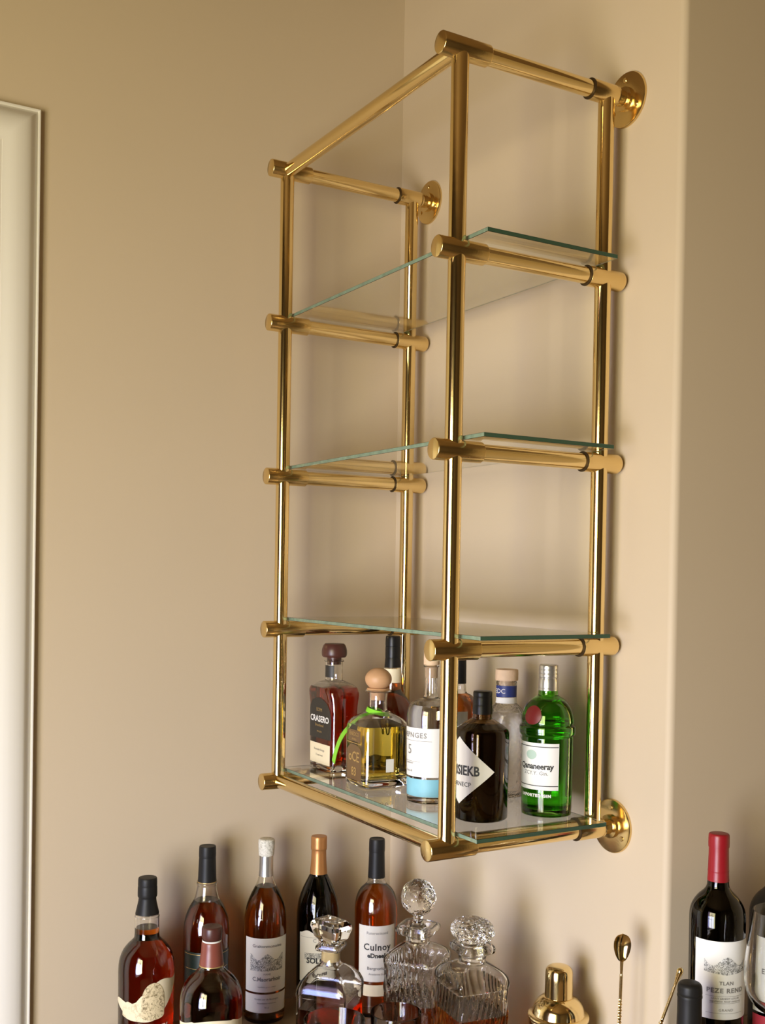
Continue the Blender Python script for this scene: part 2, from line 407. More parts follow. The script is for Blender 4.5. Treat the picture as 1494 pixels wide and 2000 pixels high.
# ---------------------------------------------------------------- bottles
def bottle(name, lab, loc, rz, h, s, prof, neck_t, body=None, glass_m=None, liq=None, fill=None, t=.0022, N=56, group=None, mod=None, base=.006, nf=1.3, cat='bottle', parts='glass_body'):
    """prof: (distance below the top, half width) pairs from lip to base, scaled by s; body=(hx,hy,n) of the widest ring"""
    b = thing(name, lab, cat, loc, rz, group)
    P = [(h-a*s, r*s) for a, r in prof]
    rm = max(r for z, r in P); rmin = neck_t*s
    if body: hx0, hy0, n0 = body
    else: hx0 = hy0 = rm; n0 = 2
    D = catmull(P, 4)
    def cross(z, r):
        f = 0 if rm == rmin else min(max((r-rmin)/(rm-rmin), 0), 1)
        hx = r if not body else (r*(1-f)+hx0*f if r >= rmin else r)
        hy = r if not body else (r*(1-f)+hy0*f if r >= rmin else r)
        return (z, max(hx, 2e-4), max(hy, 2e-4), 2+(n0-2)*min(1, f*nf))
    if mod:
        D2 = [D[0]]
        for a, c in zip(D, D[1:]):
            k = max(1, int(abs(a[0]-c[0])/.004))
            D2 += [(a[0]+(c[0]-a[0])*j/k, a[1]+(c[1]-a[1])*j/k) for j in range(1, k+1)]
        D = D2
    O = [cross(z, r) for z, r in D]
    # close the base with an eased edge and a shallow punt
    zb, hx, hy, n = O[-1]
    O = O+[(0.0015, hx-.0015, hy-.0015, n), (0, hx-.004, hy-.004, n)]
    outer = [ring_pts(*c, N, mod) for c in O if c[0] >= -1e-6]
    surf = Surf([c for c in O if c[0] >= 0])
    if liq is None:
        bm = bmesh.new(); rings(bm, outer); obj(parts, bm, glass_m, b, 50)
    else:
        I = [(z, x-t, y-t, n) for z, x, y, n in O[:-2] if z > base+.004]
        z_, x_, y_, n_ = I[-1]
        I = I+[(base+.004, x_, y_, n_), (base+.001, x_-.003, y_-.003, n_), (base, x_-.008, y_-.008, n_)]
        bm = bmesh.new()
        rings(bm, list(reversed([ring_pts(*c, N) for c in I]))+[ring_pts(O[0][0], O[0][1]-t*.5, O[0][2]-t*.5, O[0][3], N)]+outer, True, True)
        obj(parts, bm, glass_m, b, 14 if mod else (24 if nf > 2 else 50))
        fz = h-fill*s; e = .00025
        L = [c for c in I if c[0] < fz]
        iz = Surf(I).at(fz); L = [(fz,)+tuple(iz)]+L
        L = [(z if i == 0 else z, x+e, y+e, n) for i, (z, x, y, n) in enumerate(L)]
        z_, x_, y_, n_ = L[-1]; L[-1] = (z_-e, x_, y_, n_)
        bm = bmesh.new(); rings(bm, [ring_pts(*c, N) for c in L]); obj('liquid', bm, liq, b, 50)
    return b, surf
def part_lathe(parent, name, m, h, s, prof, N=40, smooth=35, dense=True):
    P = [(h-a*s, r*s) for a, r in prof]
    D = catmull(P, 3) if dense else P
    bm = bmesh.new(); lathe(bm, D, N); return obj(name, bm, m, parent, smooth)
R_ = math.radians
F = 2136.19
def Sx(d): return d/F

# --- on the shelf ---
# square-shouldered flat whiskey bottle
s = Sx(2.22); h = .2535
b, S = bottle('whiskey_bottle', 'flat-fronted red-brown whiskey bottle with round maroon stopper on lower glass shelf', (.040, -.238, SZ), 0, h, s,
    [(30, 17), (34, 18.5), (34, 18.5), (36, 17), (66, 17), (72, 19), (80, 33), (90, 45), (104, 53), (120, 56.5), (140, 57.5), (140, 57.5), (245, 56.5)], 17, (.0540, .031, 7), m_clear, m_bourbon, 84, base=.012)
part_lathe(b, 'stopper', m_browncap, h, s, [(0, .1), (0, 19), (0, 19), (4, 22), (12, 24.5), (22, 24.5), (26, 22), (26, 22), (26, 14), (26, 14), (40, 14)])
label(S, -PI/2, .038, h-65*s, h-42*s, m_blk, b, 'neck_label')
o, T = label(S, -PI/2, .094, h-183*s, h-104*s, m_blk, b, 'label', hi=lambda t: .52+.48*math.sqrt(max(0, 1-t*t)), nz=6)
write(S, -PI/2, h-146*s, [('CRASERO', .0175, 0, 1.05, 1, .0004)], m_white, o)
write(S, -PI/2, h-128*s, [('ECPM', .010, 0, 1.0), ('Braudonel', .008, -.031, 1.1), ('MNUERS', .005, -.044, 1.1)], m_gold, o)
o, T = label(S, -PI/2, .086, h-232*s, h-193*s, m_cream, b, 'label')
write(S, -PI/2, h-212*s, [('Kenouky Stroge', .0065, .007, 1.05), ('12 aned sinol', .0055, -.004, 1.05)], m_grey, o)
# square tequila bottle with ribbon
s = Sx(2.075); h = .2195
b, S = bottle('tequila_bottle', 'squat square tequila bottle with wooden ball stopper and lime green ribbon', (.222, -.240, SZ), R_(-4), h, s,
    [(42, 21), (46, 21.5), (46, 21.5), (48, 18.5), (78, 18), (86, 21), (97, 34), (110, 45), (128, 51), (150, 53), (200, 54), (226, 53)], 18, (.0485, .0485, 7), m_clear, m_tequila, 110, base=.014, t=.0035)
part_lathe(b, 'stopper', m_wood, h, s, [(0, .1), (1, 9), (6, 18), (14, 24.5), (22, 26), (30, 24), (37, 18.5), (39, 16), (39, 16), (39, 21), (39, 21), (43, 23), (43, 23), (43, 15), (43, 15), (62, 14)])
o, T = label(S, -PI/2+.03, .062, h-214*s, h-146*s, m_emb, b, 'embossed_label', hi=lambda t: 1-.18*abs(t)**3, nz=4)
write(S, -PI/2+.03, h-180*s, [('oCE', .026, .010, 1, 1, .0003), ('83', .022, -.018, 1, 1, .0003)], m_gold, o)
o, T = label(S, -PI/2+.03, .054, h-140*s, h-118*s, m_emb, b, 'embossed_label')
write(S, -PI/2+.03, h-129*s, [('ENEDCO', .010, .003, 1), ('oreno', .008, -.006, 1)], m_gold, o)
rules(S, -PI/2+.03, h-180*s, [(0, .036, .058, .0012), (0, -.035, .062, .0012)], m_gold, b, .0012)
o, T = label(S, 0.05, .016, h-195*s, h-170*s, m_pale, b, 'label')
# ribbon: ring round the neck with a tail hanging to the left
bm = bmesh.new(); N = 40
def strip(bm, C, wid, th=.0007):
    prev = None
    for i, (p, nrm) in enumerate(C):
        p = Vector(p); nrm = Vector(nrm).normalized()
        t = (Vector(C[min(i+1, len(C)-1)][0])-Vector(C[max(i-1, 0)][0])).normalized(); sd = t.cross(nrm).normalized()
        w = wid(i/(len(C)-1)) if callable(wid) else wid
        q = [bm.verts.new(p+sd*w*a+nrm*th*c) for a, c in ((-1, -1), (1, -1), (1, 1), (-1, 1))]
        if prev:
            for k in range(4): bm.faces.new((prev[k], prev[(k+1) % 4], q[(k+1) % 4], q[k]))
        else: bm.faces.new(list(reversed(q)))
        prev = q
    bm.faces.new(prev); bmesh.ops.recalc_face_normals(bm, faces=bm.faces[:])
zn = h-85*s; rn = 20.5*s
C = [((rn*math.cos(a)*1.06, rn*math.sin(a)*1.06, zn-.005*math.sin(a*1+.6)), (math.cos(a), math.sin(a), .4)) for a in [2*PI*i/N for i in range(N+1)]]
strip(bm, C, .0042); rb = obj('ribbon', bm, m_ribbon, b, 60)
bm = bmesh.new()
tail = [(.016, -.014, zn-.001), (.004, -.024, zn-.004), (-.012, -.031, zn-.012), (-.028, -.037, zn-.025), (-.041, -.046, zn-.038), (-.050, -.054, zn-.056), (-.058, -.058, zn-.076), (-.064, -.060, zn-.094), (-.068, -.060, zn-.104)]
tail = catmull(tail, 4)
strip(bm, [(p, (-.3+.5*i/len(tail), -.9, .45)) for i, p in enumerate(tail)], lambda t: .003+.0030*math.sin(t*PI)**2+.0042*t*t if t < .97 else .003)
obj('ribbon_tail', bm, m_ribbon, rb, 60)
# bourbon bottle at the back left
s = Sx(2.29); h = .268
b, S = bottle('bourbon_bottle', 'round dark amber bourbon bottle with tall black capsule behind the square tequila bottle', (.050, -.105, SZ), 0, h, s,
    [(2, 13), (60, 14.5), (60, 14.5), (64, 16.5), (100, 17), (108, 19), (120, 29), (138, 38), (160, 41), (170, 41), (170, 41), (244, 40)], 15, None, m_clear, m_bourbon, 91)
part_lathe(b, 'capsule', m_black, h, s, [(0, .1), (0, 12), (0, 12), (2, 14.5), (18, 15), (20, 14.2), (22, 15), (40, 15), (42, 14.4), (44, 15), (61, 16.3), (61, 16.3), (61, 15.2)])
label(S, -1.0, .062, h-90*s, h-63*s, m_cream, b, 'neck_label')
o, T = label(S, -1.0, .11, h-225*s, h-163*s, m_pale, b, 'label')
write(S, -1.0, h-190*s, [('Soler', .018, .008, 1)], m_ink, o)
# pale bottle with white label
s = Sx(1.985); h = .258
b, S = bottle('spirit_bottle', 'clear bottle with white label and light blue band behind front brass post', (.392, -.232, SZ), 0, h, s,
    [(20, 14), (24, 15), (24, 15), (28, 12.5), (76, 13), (84, 18), (90, 32), (98, 41), (110, 44.5), (125, 45), (125, 45), (278, 44)], 13, None, m_clear, m_spirit, 96, base=.014, t=.003)
part_lathe(b, 'stopper', m_cork, h, s, [(-4, .1), (-4, 14), (-4, 14), (-3, 15), (20, 15), (20, 15), (20, 10), (45, 9.5)])
o, T = label(S, R_(-68), .098, h-227*s, h-136*s, m_paper, b, 'label')
write(S, R_(-68), h-150*s, [('DEPNGES', .0125, 0, 1.0, 1.15, .0002)], m_grey, o, u0=-.010)
write(S, R_(-68), h-182*s, [('5', .024, .004, 1)], m_grey, o, u0=-.016)
write(S, R_(-68), h-205*s, [('Carnorer', .006, .003, 1), ('Arnis 40', .0055, -.011, 1)], m_grey, o, name='lettering', u0=-.018)
rules(S, R_(-68), h-160*s, [(-.005, 0, .066, .0006), (-.016, -.036, .046, .0005)], m_grey, o)
label(S, R_(-68), .120, h-264*s, h-231*s, m_blue, b, 'blue_band')
# black-capped bottle with red-amber liquor behind
s = Sx(2.08); h = .240
b, S = bottle('liquor_bottle', 'red-amber bottle with black cap standing behind the dark brown apothecary bottle', (.292, -.105, SZ), 0, h, s,
    [(2, 13), (50, 14), (50, 14), (56, 15), (66, 16), (72, 26), (84, 35), (100, 38), (120, 38), (120, 38), (244, 37)], 14, None, m_clear, m_liqueur, 68)
part_lathe(b, 'cap', m_blackm, h, s, [(0, .1), (0, 13), (0, 13), (1, 14.5), (49, 15), (49, 15), (49, 14.2)])
o, T = label(S, R_(-60), .07, h-200*s, h-100*s, m_pale, b, 'label')
# dark brown apothecary bottle with diamond label
s = Sx(1.82); h = .2085
b, S = bottle('gin_bottle', 'dark brown apothecary bottle with cream diamond label right of front post', (.545, -.231, SZ), 0, h, s,
    [(3, 15), (3, 15), (50, 18), (53, 21), (62, 35), (71, 48), (76, 51), (84, 52.5), (90, 52.5), (90, 52.5), (240, 51.5)], 17, None, m_amberg, m_dark, 62)
part_lathe(b, 'cap', m_black, h, s, [(0, .1), (0, 16), (0, 16), (2, 18.2), (10, 18.2), (11, 17.4), (12, 18.4), (26, 18.6), (27, 17.6), (28, 18.8), (44, 19.2), (44, 19.2), (44, 18)])
o, T = label(S, R_(-88), .124, h-212*s, h-84*s, m_pale, b, 'diamond_label', lo=lambda t: .5*abs(t), hi=lambda t: 1-.5*abs(t), nx=30, nz=6)
write(S, R_(-88), h-148*s, [('HEISIEKB', .0215, .000, .80, 1, .0006), ('CRNECP', .0105, -.022, 1.0)], m_ink, o, u0=.004)
# clear rippled bottle at the back
s = Sx(1.99); h = .2275
b, S = bottle('rum_bottle', 'clear rippled glass bottle with cork and blue neck label at back of shelf', (.412, -.082, SZ), 0, h, s,
    [(20, 18), (24, 20), (24, 20), (60, 20), (68, 24), (78, 32), (92, 36), (110, 37.5), (110, 37.5), (240, 37)], 20, None, m_frost, m_spirit, 80)
part_lathe(b, 'stopper', m_cork, h, s, [(0, .1), (0, 20), (0, 20), (1, 22), (19, 22), (20, 21), (20, 21), (20, 15), (30, 15)])
o, T = label(S, R_(-42), .050, h-52*s, h-30*s, m_navy, b, 'neck_label')
write(S, R_(-42), h-41*s, [('EDC', .012, 0, 1)], m_white, o, u0=-.012)
label(S, R_(-42), .050, h-64*s, h-53*s, m_paper, b, 'neck_label')
# green gin bottle
s = Sx(1.835); h = .2495
b, S = bottle('gin_bottle', 'bright green bottle with silver screw cap, red seal and white label', (.562, -.108, SZ), 0, h, s,
    [(48, 18), (50, 19), (58, 19.5), (61, 22), (68, 33), (78, 42), (92, 48), (106, 50.5), (112, 51), (114, 50), (116, 51), (119, 54), (124, 54.5), (134, 54), (138, 50.5), (142, 50), (142, 50), (278, 49), (285, 47.5)], 19, None, m_green, m_ginliq, 70, t=.003, base=.010)
part_lathe(b, 'screw_cap', m_silver, h, s, [(0, .1), (0, 17), (0, 17), (1.5, 18.8), (8, 19), (9, 18.4), (10, 19), (16, 19), (17, 18.4), (18, 19), (24, 19), (25, 18.2), (28, 18.2), (29, 19.2), (44, 19.4), (45, 18.8), (46, 19.6), (50, 19.6), (50, 19.6), (50, 18)])
o, T = label(S, R_(-66), .0800, h-238*s, h-148*s, m_paper, b, 'label')
rules(S, R_(-66), h-193*s, [(0, 38*s, .078, .0013), (0, -37*s, .078, .0013)], m_ink, o)
label(S, R_(-76), .020, h-180*s, h-162*s, mat('green_crest', (.42, .55, .47, 1), .6), o, 'crest', off=.0009, lo=lambda t: .5-.5*math.sqrt(max(0, 1-t*t)), hi=lambda t: .5+.5*math.sqrt(max(0, 1-t*t)))
write(S, R_(-66), h-193*s, [('Qananeeray', .0135, 0, .98, .95, .0004)], m_ink, o)
write(S, R_(-66), h-206*s, [('ZCY.Y. Gin.', .009, 0, 1)], m_grey, o)
write(S, R_(-66), h-249*s, [('IMPORTED GIN', .0065, 0, 1.05, 1.2, .0004)], m_white, b)
label(S, R_(-75), .0325, h-113*s, h-77*s, m_redwax, b, 'red_seal', off=.0016, lo=lambda t: .5-.5*math.sqrt(max(0, 1-t*t)), hi=lambda t: .5+.5*math.sqrt(max(0, 1-t*t)), nx=20, nz=5)

# --- on the worktop, back row along the left wall ---
def full(prof, s, h, r): return prof+[((h-.012)/s, r)]
AZ = R_(-18)
s = Sx(2.1); h = .331
b, S = bottle('whiskey_bottle', 'leftmost round bottle of dark red whiskey with cream beast label and black cap', (-.025, -.601, ZB), 0, h, s,
    full([(38, 15), (68, 19), (72, 22), (76, 24), (78, 23.5), (112, 24), (120, 27), (130, 37), (142, 46), (158, 52), (176, 54), (190, 54), (190, 54)], s, h, 53), 24, None, m_clear, m_bourbon, 97)
part_lathe(b, 'cap', m_blackm, h, s, [(0, .1), (0, 15), (0, 15), (2, 18), (16, 18.4), (17, 17.4), (18, 18.6), (36, 18.8), (38, 17), (48, 18), (68, 22.5), (70, 22.8), (70, 22.8), (70, 22)])
def jag(t): return .60+.26*t+.09*math.sin(6*t)+(.12 if t > .1 else 0)
o, T = label(S, AZ, .150, h-272*s, h-168*s, m_cream, b, 'label', lo=lambda t: .28-.20*math.cos(t*2.0)+(.42*max(0, t-.15)**1.3), hi=lambda t: min(1, .62+.30*t+.10*math.sin(5*t)), nx=36, nz=5)
label(S, AZ-.28, .070, h-266*s, h-192*s, m_rock, o, 'beast_print', off=.0008, lo=lambda t: .05+.1*t*t, hi=lambda t: .62+.22*t+.06*math.sin(7*t), nz=5)
label(S, AZ+.25, .044, h-264*s, h-186*s, m_bison, o, 'beast_print', off=.0011, lo=lambda t: .14-.1*math.sqrt(max(0, 1-t*t)), hi=lambda t: .50+.46*math.sqrt(max(0, 1-t*t)), nz=5)
write(S, AZ, h-282*s, [('LURRN & FERTY', .0235, 0, .52, 1, .0005)], m_white, b)
s = Sx(2.2); h = .368
b, S = bottle('whiskey_bottle', 'tall amber whiskey bottle with black capsule and dark green label against left wall', (-.062, -.465, ZB), 0, h, s,
    full([(60, 16), (70, 18), (72, 20), (75, 20), (78, 19), (90, 21), (104, 25), (120, 34), (138, 41), (158, 44), (175, 44.5), (190, 44.5), (190, 44.5)], s, h, 43), 18, None, m_clear, m_whisky, 105)
part_lathe(b, 'capsule', m_blackm, h, s, [(0, .1), (0, 14), (0, 14), (2, 16.2), (20, 16.6), (22, 15.6), (24, 16.4), (60, 17.6), (68, 18.2), (70, 18.4), (70, 18.4), (70, 17.4)])
bm = bmesh.new(); lathe(bm, [(h-70.2*s, 17.5*s), (h-70.0*s, 18.9*s), (h-68.6*s, 18.9*s), (h-68.4*s, 17.5*s)], 40); obj('gold_ring', bm, m_gold, b)
o, T = label(S, AZ, .112, h-300*s, h-196*s, m_dgreen, b, 'label')
rules(S, AZ, h-200*s, [(0, 0, .108, .0012), (0, -28*s, .100, .0010), (0, -62*s, .100, .0010)], m_gold, o)
write(S, AZ, h-250*s, [('Pk MCr', .018, 0, 1), ('Bolvere', .014, -.02, 1)], m_gold, o, u0=-.012)
s = Sx(2.26); h = .370
b, S = bottle('cognac_bottle', 'slender amber cognac bottle with marbled silver stopper and two pale labels', (-.056, -.338, ZB), 0, h, s,
    full([(34, 12.5), (68, 13.5), (76, 15), (90, 20), (108, 29), (128, 36.5), (150, 40.5), (170, 41.5), (185, 41.5), (185, 41.5)], s, h, 40), 13.5, None, m_clear, m_cognac, 92)
part_lathe(b, 'stopper', m_marble, h, s, [(0, .1), (0, 13), (0, 13), (2, 15.5), (8, 16), (30, 15), (32, 13.5), (34, 12.6)])
part_lathe(b, 'neck_foil', m_silver, h, s, [(32, 12), (32, 12), (33, 13.4), (60, 13.6), (72, 14.6), (72, 14.6), (72, 13.8)], dense=False)
o, T = label(S, AZ, .102, h-287*s, h-183*s, m_pale, b, 'label')
label(S, AZ, .072, h-246*s, h-212*s, m_eng, o, 'castle_engraving', off=.0008, hi=lambda t: .80+.18*math.cos(t*6))
write(S, AZ, h-198*s, [('Graitonmonoiee', .0085, 0, 1.1, 1, .0002)], m_grey, o)
write(S, AZ, h-252*s, [('MANE', .0055, 0, 1), ('C.Maorarhoir', .0115, -.0105, .95, 1, .0003), ('Anpellation grnoe contrale', .0035, -.026, 1)], m_grey, o)
o, T = label(S, AZ, .102, h-327*s, h-291*s, m_pale, b, 'label')
write(S, AZ, h-309*s, [('Prodet onr de Bouergne', .0050, .009, 1), ('Anpellation contoree', .0045, .001, 1), ('70 cl', .0050, -.008, 1)], m_grey, o)
s = Sx(2.3); h = .367
b, S = bottle('brandy_bottle', 'near-black brandy bottle with copper foil neck behind the wedge-stoppered decanter', (-.037, -.226, ZB), 0, h, s,
    full([(2, 13), (70, 16), (76, 18), (90, 25), (108, 33), (126, 38.5), (145, 41), (160, 41.5), (170, 41.5), (170, 41.5)], s, h, 40), 16, None, m_wineg, None)
part_lathe(b, 'foil', m_copper, h, s, [(-.5, .1), (-.5, 13), (-.5, 13), (1, 15.4), (14, 15.6), (25, 15.6), (27, 14.4), (50, 15.2), (70, 16.8), (72, 17), (72, 17), (72, 16)])
o, T = label(S, AZ, .098, h-273*s, h-172*s, m_pale, b, 'label', hi=lambda t: .96+.03*math.sin(8*t))
write(S, AZ, h-192*s, [('C Fer', .011, 0, 1)], m_grey, o, u0=-.004)
write(S, AZ, h-231*s, [('SOLCK', .016, 0, .95, 1, .0006), ('Bernsores', .010, -.028, 1, 1, .0003)], m_ink, o, u0=-.006)
rules(S, AZ, h-240*s, [(0, .058, .090, .0006)], m_grey, o)
label(S, AZ, .07, h-228*s, h-216*s, m_eng, o, 'engraving', off=.0007)
b, S = bottle('rose_liqueur_bottle', 'round-shouldered amber red bottle with black capsule and white label in wall corner', (.025, -.121, ZB), 0, .363, s := Sx(2.3),
    full([(2, 13), (70, 15), (72, 16), (76, 17), (82, 17.5), (88, 22), (98, 32), (112, 38.5), (128, 41), (145, 41.5), (145, 41.5)], s, .363, 40), 16.5, None, m_clear, m_liqueur, 86)
h = .363
part_lathe(b, 'capsule', m_blackm, h, s, [(-.5, .1), (-.5, 13), (-.5, 13), (1, 15.2), (22, 15.6), (24, 14.8), (26, 15.2), (70, 16.6), (72, 16.8), (72, 16.8), (72, 15.5)])
o, T = label(S, AZ-.12, .084, h-266*s, h-158*s, m_pale, b, 'label')
write(S, AZ-.12, h-172*s, [('Raterecitoml', .0080, 0, 1.1)], m_grey, o)
write(S, AZ-.12, h-203*s, [('Culnoy', .0195, .004, .95, 1.1, .0004), ('eDneeL', .0130, -.0135, 1, 1, .0005)], m_ink, o)
write(S, AZ-.12, h-240*s, [('Bergrorion', .0085, 0, 1.1, 1, .0002), ('Arenlerive Gos', .0055, -.012, 1)], m_grey, o)
o, T = label(S, AZ-.12, .084, h-294*s, h-272*s, m_cream, b, 'label')
# squat whiskey in front
s = Sx(1.99); h = .275
b, S = bottle('whiskey_bottle', 'squat round-shouldered dark red whiskey bottle with brown neck wrap, in front of left row', (.142, -.535, ZB), 0, h, s,
    full([(26, 18), (74, 22), (80, 24), (88, 30), (100, 43), (114, 53), (132, 59), (150, 60.5), (160, 60.5), (160, 60.5)], s, h, 59), 22, None, m_clear, m_bourbon, 84)
part_lathe(b, 'stopper', m_browncap, h, s, [(0, .1), (0, 16), (0, 16), (2, 19.5), (12, 20.5), (22, 19.5), (26, 17), (26, 17), (26, 12)])
part_lathe(b, 'neck_ring', m_pale, h, s, [(26, 17), (26, 18.8), (29, 18.8), (29, 17)], dense=False)
part_lathe(b, 'neck_wrap', mat('brown_wrap', (.20, .055, .035, 1), .35), h, s, [(29, 18), (30, 19), (34, 20), (45, 20.5), (58, 22), (74, 23.5), (74, 23.5), (74, 22)])
part_lathe(b, 'gold_band', m_gold, h, s, [(74, 22), (74, 24.2), (76, 24.4), (77, 22.4)], dense=False)
o, T = label(S, AZ, .155, h-250*s, h-162*s, m_cream, b, 'label', hi=lambda t: .92+.07*math.cos(t*PI*1.0) if abs(t) < .5 else (.92-.10*math.sin((abs(t)-.5)*PI) + .02), nx=40)
write(S, AZ, h-176*s, [('GENUINOE', .0048, 0, 1.15, 1.1, .0002)], m_ink, o)
write(S, AZ, h-191*s, [('MANURANDUTY', .0165, 0, .80, 1, .0004), ('FINOE BOURDON', .008, -.018, 1)], m_ink, o)

# ---------------------------------------------------------------- decanters
def facet_ball(parent, c, rx, ry, rz, sub, m, name='stopper', jit=.0):
    bm = bmesh.new(); bmesh.ops.create_icosphere(bm, subdivisions=sub, radius=1)
    for v in bm.verts:
        k = 1+random.uniform(-jit, jit); v.co = Vector((c[0]+v.co.x*rx*k, c[1]+v.co.y*ry*k, c[2]+v.co.z*rz*k))
    return obj(name, bm, m, parent, 0)
s = Sx(1.95); h = .302
b, S = bottle('decanter', 'square glass decanter with wedge-shaped stopper and plain faceted shoulders', (.285, -.366, ZB), R_(-49), h, s,
    [(46, 20), (48, 22), (56, 22), (58, 18), (58, 18), (84, 18.5), (90, 22), (90, 22), (136, 62), (142, 66), (150, 67), (150, 67), (315, 66)], 18, (.0480, .0480, 18), m_clear, m_bourbon, 164, t=.004, base=.016, N=96, nf=6)
bm = bmesh.new()
R4 = []
for z, x, y, n in ((h-62*s, .013, .013, 2), (h-44*s, .015, .015, 2), (h-42*s, .017, .015, 6), (h-34*s, .027, .019, 9), (h-14*s, .0335, .023, 9), (h-6*s, .0325, .022, 9), (h, .025, .017, 9)):
    R4.append(ring_pts(z, x, y, n*1.6 if n > 2 else 2, 64))
rings(bm, R4); st = obj('stopper', bm, m_crystf, b, 12); st.rotation_euler = (0, 0, R_(62))
bm = bmesh.new(); lathe(bm, [(h-80*s, 12*s), (h-80*s, 14.6*s), (h-59*s, 17*s), (h-58*s, 15*s)], 32); obj('cork', bm, mat('pale_cork', (.66, .50, .24, 1), .6, var=.1, vscale=90), b)
s = Sx(2.05); h = .349
cut = lambda k, a, zl: (lambda th, z: 1-a*abs(math.sin(k*th+z*60))*(1 if z < zl else 0)-a*abs(math.sin(k*th-z*60))*(1 if z < zl else 0))
b, S = bottle('decanter', 'cut crystal decanter with round faceted ball stopper and amber spirit', (.282, -.180, ZB), R_(-54), h, s,
    [(86, 28), (88, 32), (94, 33.5), (102, 31), (106, 25), (112, 23.5), (122, 24), (132, 34), (144, 50), (158, 66), (168, 70), (178, 70), (178, 70), (352, 68)], 24, (.0525, .0525, 8), m_clear, m_cognac, 228, t=.005, base=.016, N=240, nf=3, mod=cut(15, .022, h-150*s))
facet_ball(b, (0, 0, h-34*s), 34.5*s, 34.5*s, 35*s, 4, m_cryst, jit=.022)
part_lathe(b, 'stopper_stem', m_crystf, h, s, [(66, 8), (70, 10), (80, 9.5), (86, 12), (90, 16), (94, 16), (118, 14.5)])
s = Sx(1.9); h = .326
b, S = bottle('decanter', 'cut crystal decanter with wide faceted stopper, nearest the brass cocktail shaker', (.455, -.178, ZB), R_(-7), h, s,
    [(48, 28), (50, 32), (56, 34), (64, 33), (70, 28), (84, 27), (92, 34), (106, 52), (120, 68), (130, 74), (140, 74), (140, 74), (358, 72)], 27, (.0505, .0505, 9), m_clear, m_cognac, 180, t=.005, base=.016, N=240, nf=3, mod=(lambda th, z: 1-.030*abs(math.sin(14*th+4*math.sin(z*22))) if z < h-128*s else 1))
facet_ball(b, (0, 0, h-24*s), 46*s, 42*s, 25*s, 4, m_cryst, jit=.04)
part_lathe(b, 'stopper_stem', m_crystf, h, s, [(40, 20), (46, 22), (50, 26), (54, 24), (80, 20)])

# tumblers
def tumbler(lab, loc, R0, hh, r0=None):
    t = thing('tumbler', lab, 'glass', loc)
    r0 = r0 or R0*.86
    bm = bmesh.new(); w = .002
    P = [(0, r0-.003), (.002, r0)]+[(z, r0+(R0-r0)*z/hh) for z in (hh*.3, hh*.7, hh-.002)]+[(hh, R0-.0006), (hh, R0-w+.0006)]+[(z, r0-w+(R0-r0)*z/hh) for z in (hh-.002, hh*.7, hh*.3, .016)]+[(.012, r0-.008)]
    lathe(bm, P, 56); obj('bowl', bm, m_clear, t); return t
tumbler('clear glass tumbler whose rim stands before the wedge-stoppered decanter', (.425, -.432, ZB), .051, .187)
tumbler('clear glass tumbler whose rim stands before the ball-stoppered crystal decanter', (.404, -.300, ZB), .044, .167)

# ---------------------------------------------------------------- cocktail shaker
s = Sx(1.85); h = .265
sh = thing('cocktail_shaker', 'polished gold-coloured cocktail shaker with domed cap below the wall shelf', 'shaker', (.573, -.082, ZB))
part_lathe(sh, 'cap', m_brass, h, s, [(0, .1), (.5, 12), (3, 20), (8, 25), (14, 26.5), (14, 26.5), (60, 27.5), (63, 27.5), (63, 27.5), (63, 24)], 56)
part_lathe(sh, 'strainer_top', m_brass, h, s, [(61, 22), (61, 29), (61, 29), (64, 34), (70, 41), (78, 47), (86, 50), (94, 51.5), (94, 51.5), (96, 58), (99, 60), (103, 59.5), (104, 57), (104, 57), (104, 50)], 56)
part_lathe(sh, 'body', m_brass, h, s, [(104, 50), (104, 57.5), (104, 57.5), (108, 58), (130, 57.5), (180, 54), (250, 46), (300, 41), (h/s-2, 40), (h/s, 38.5)], 56)

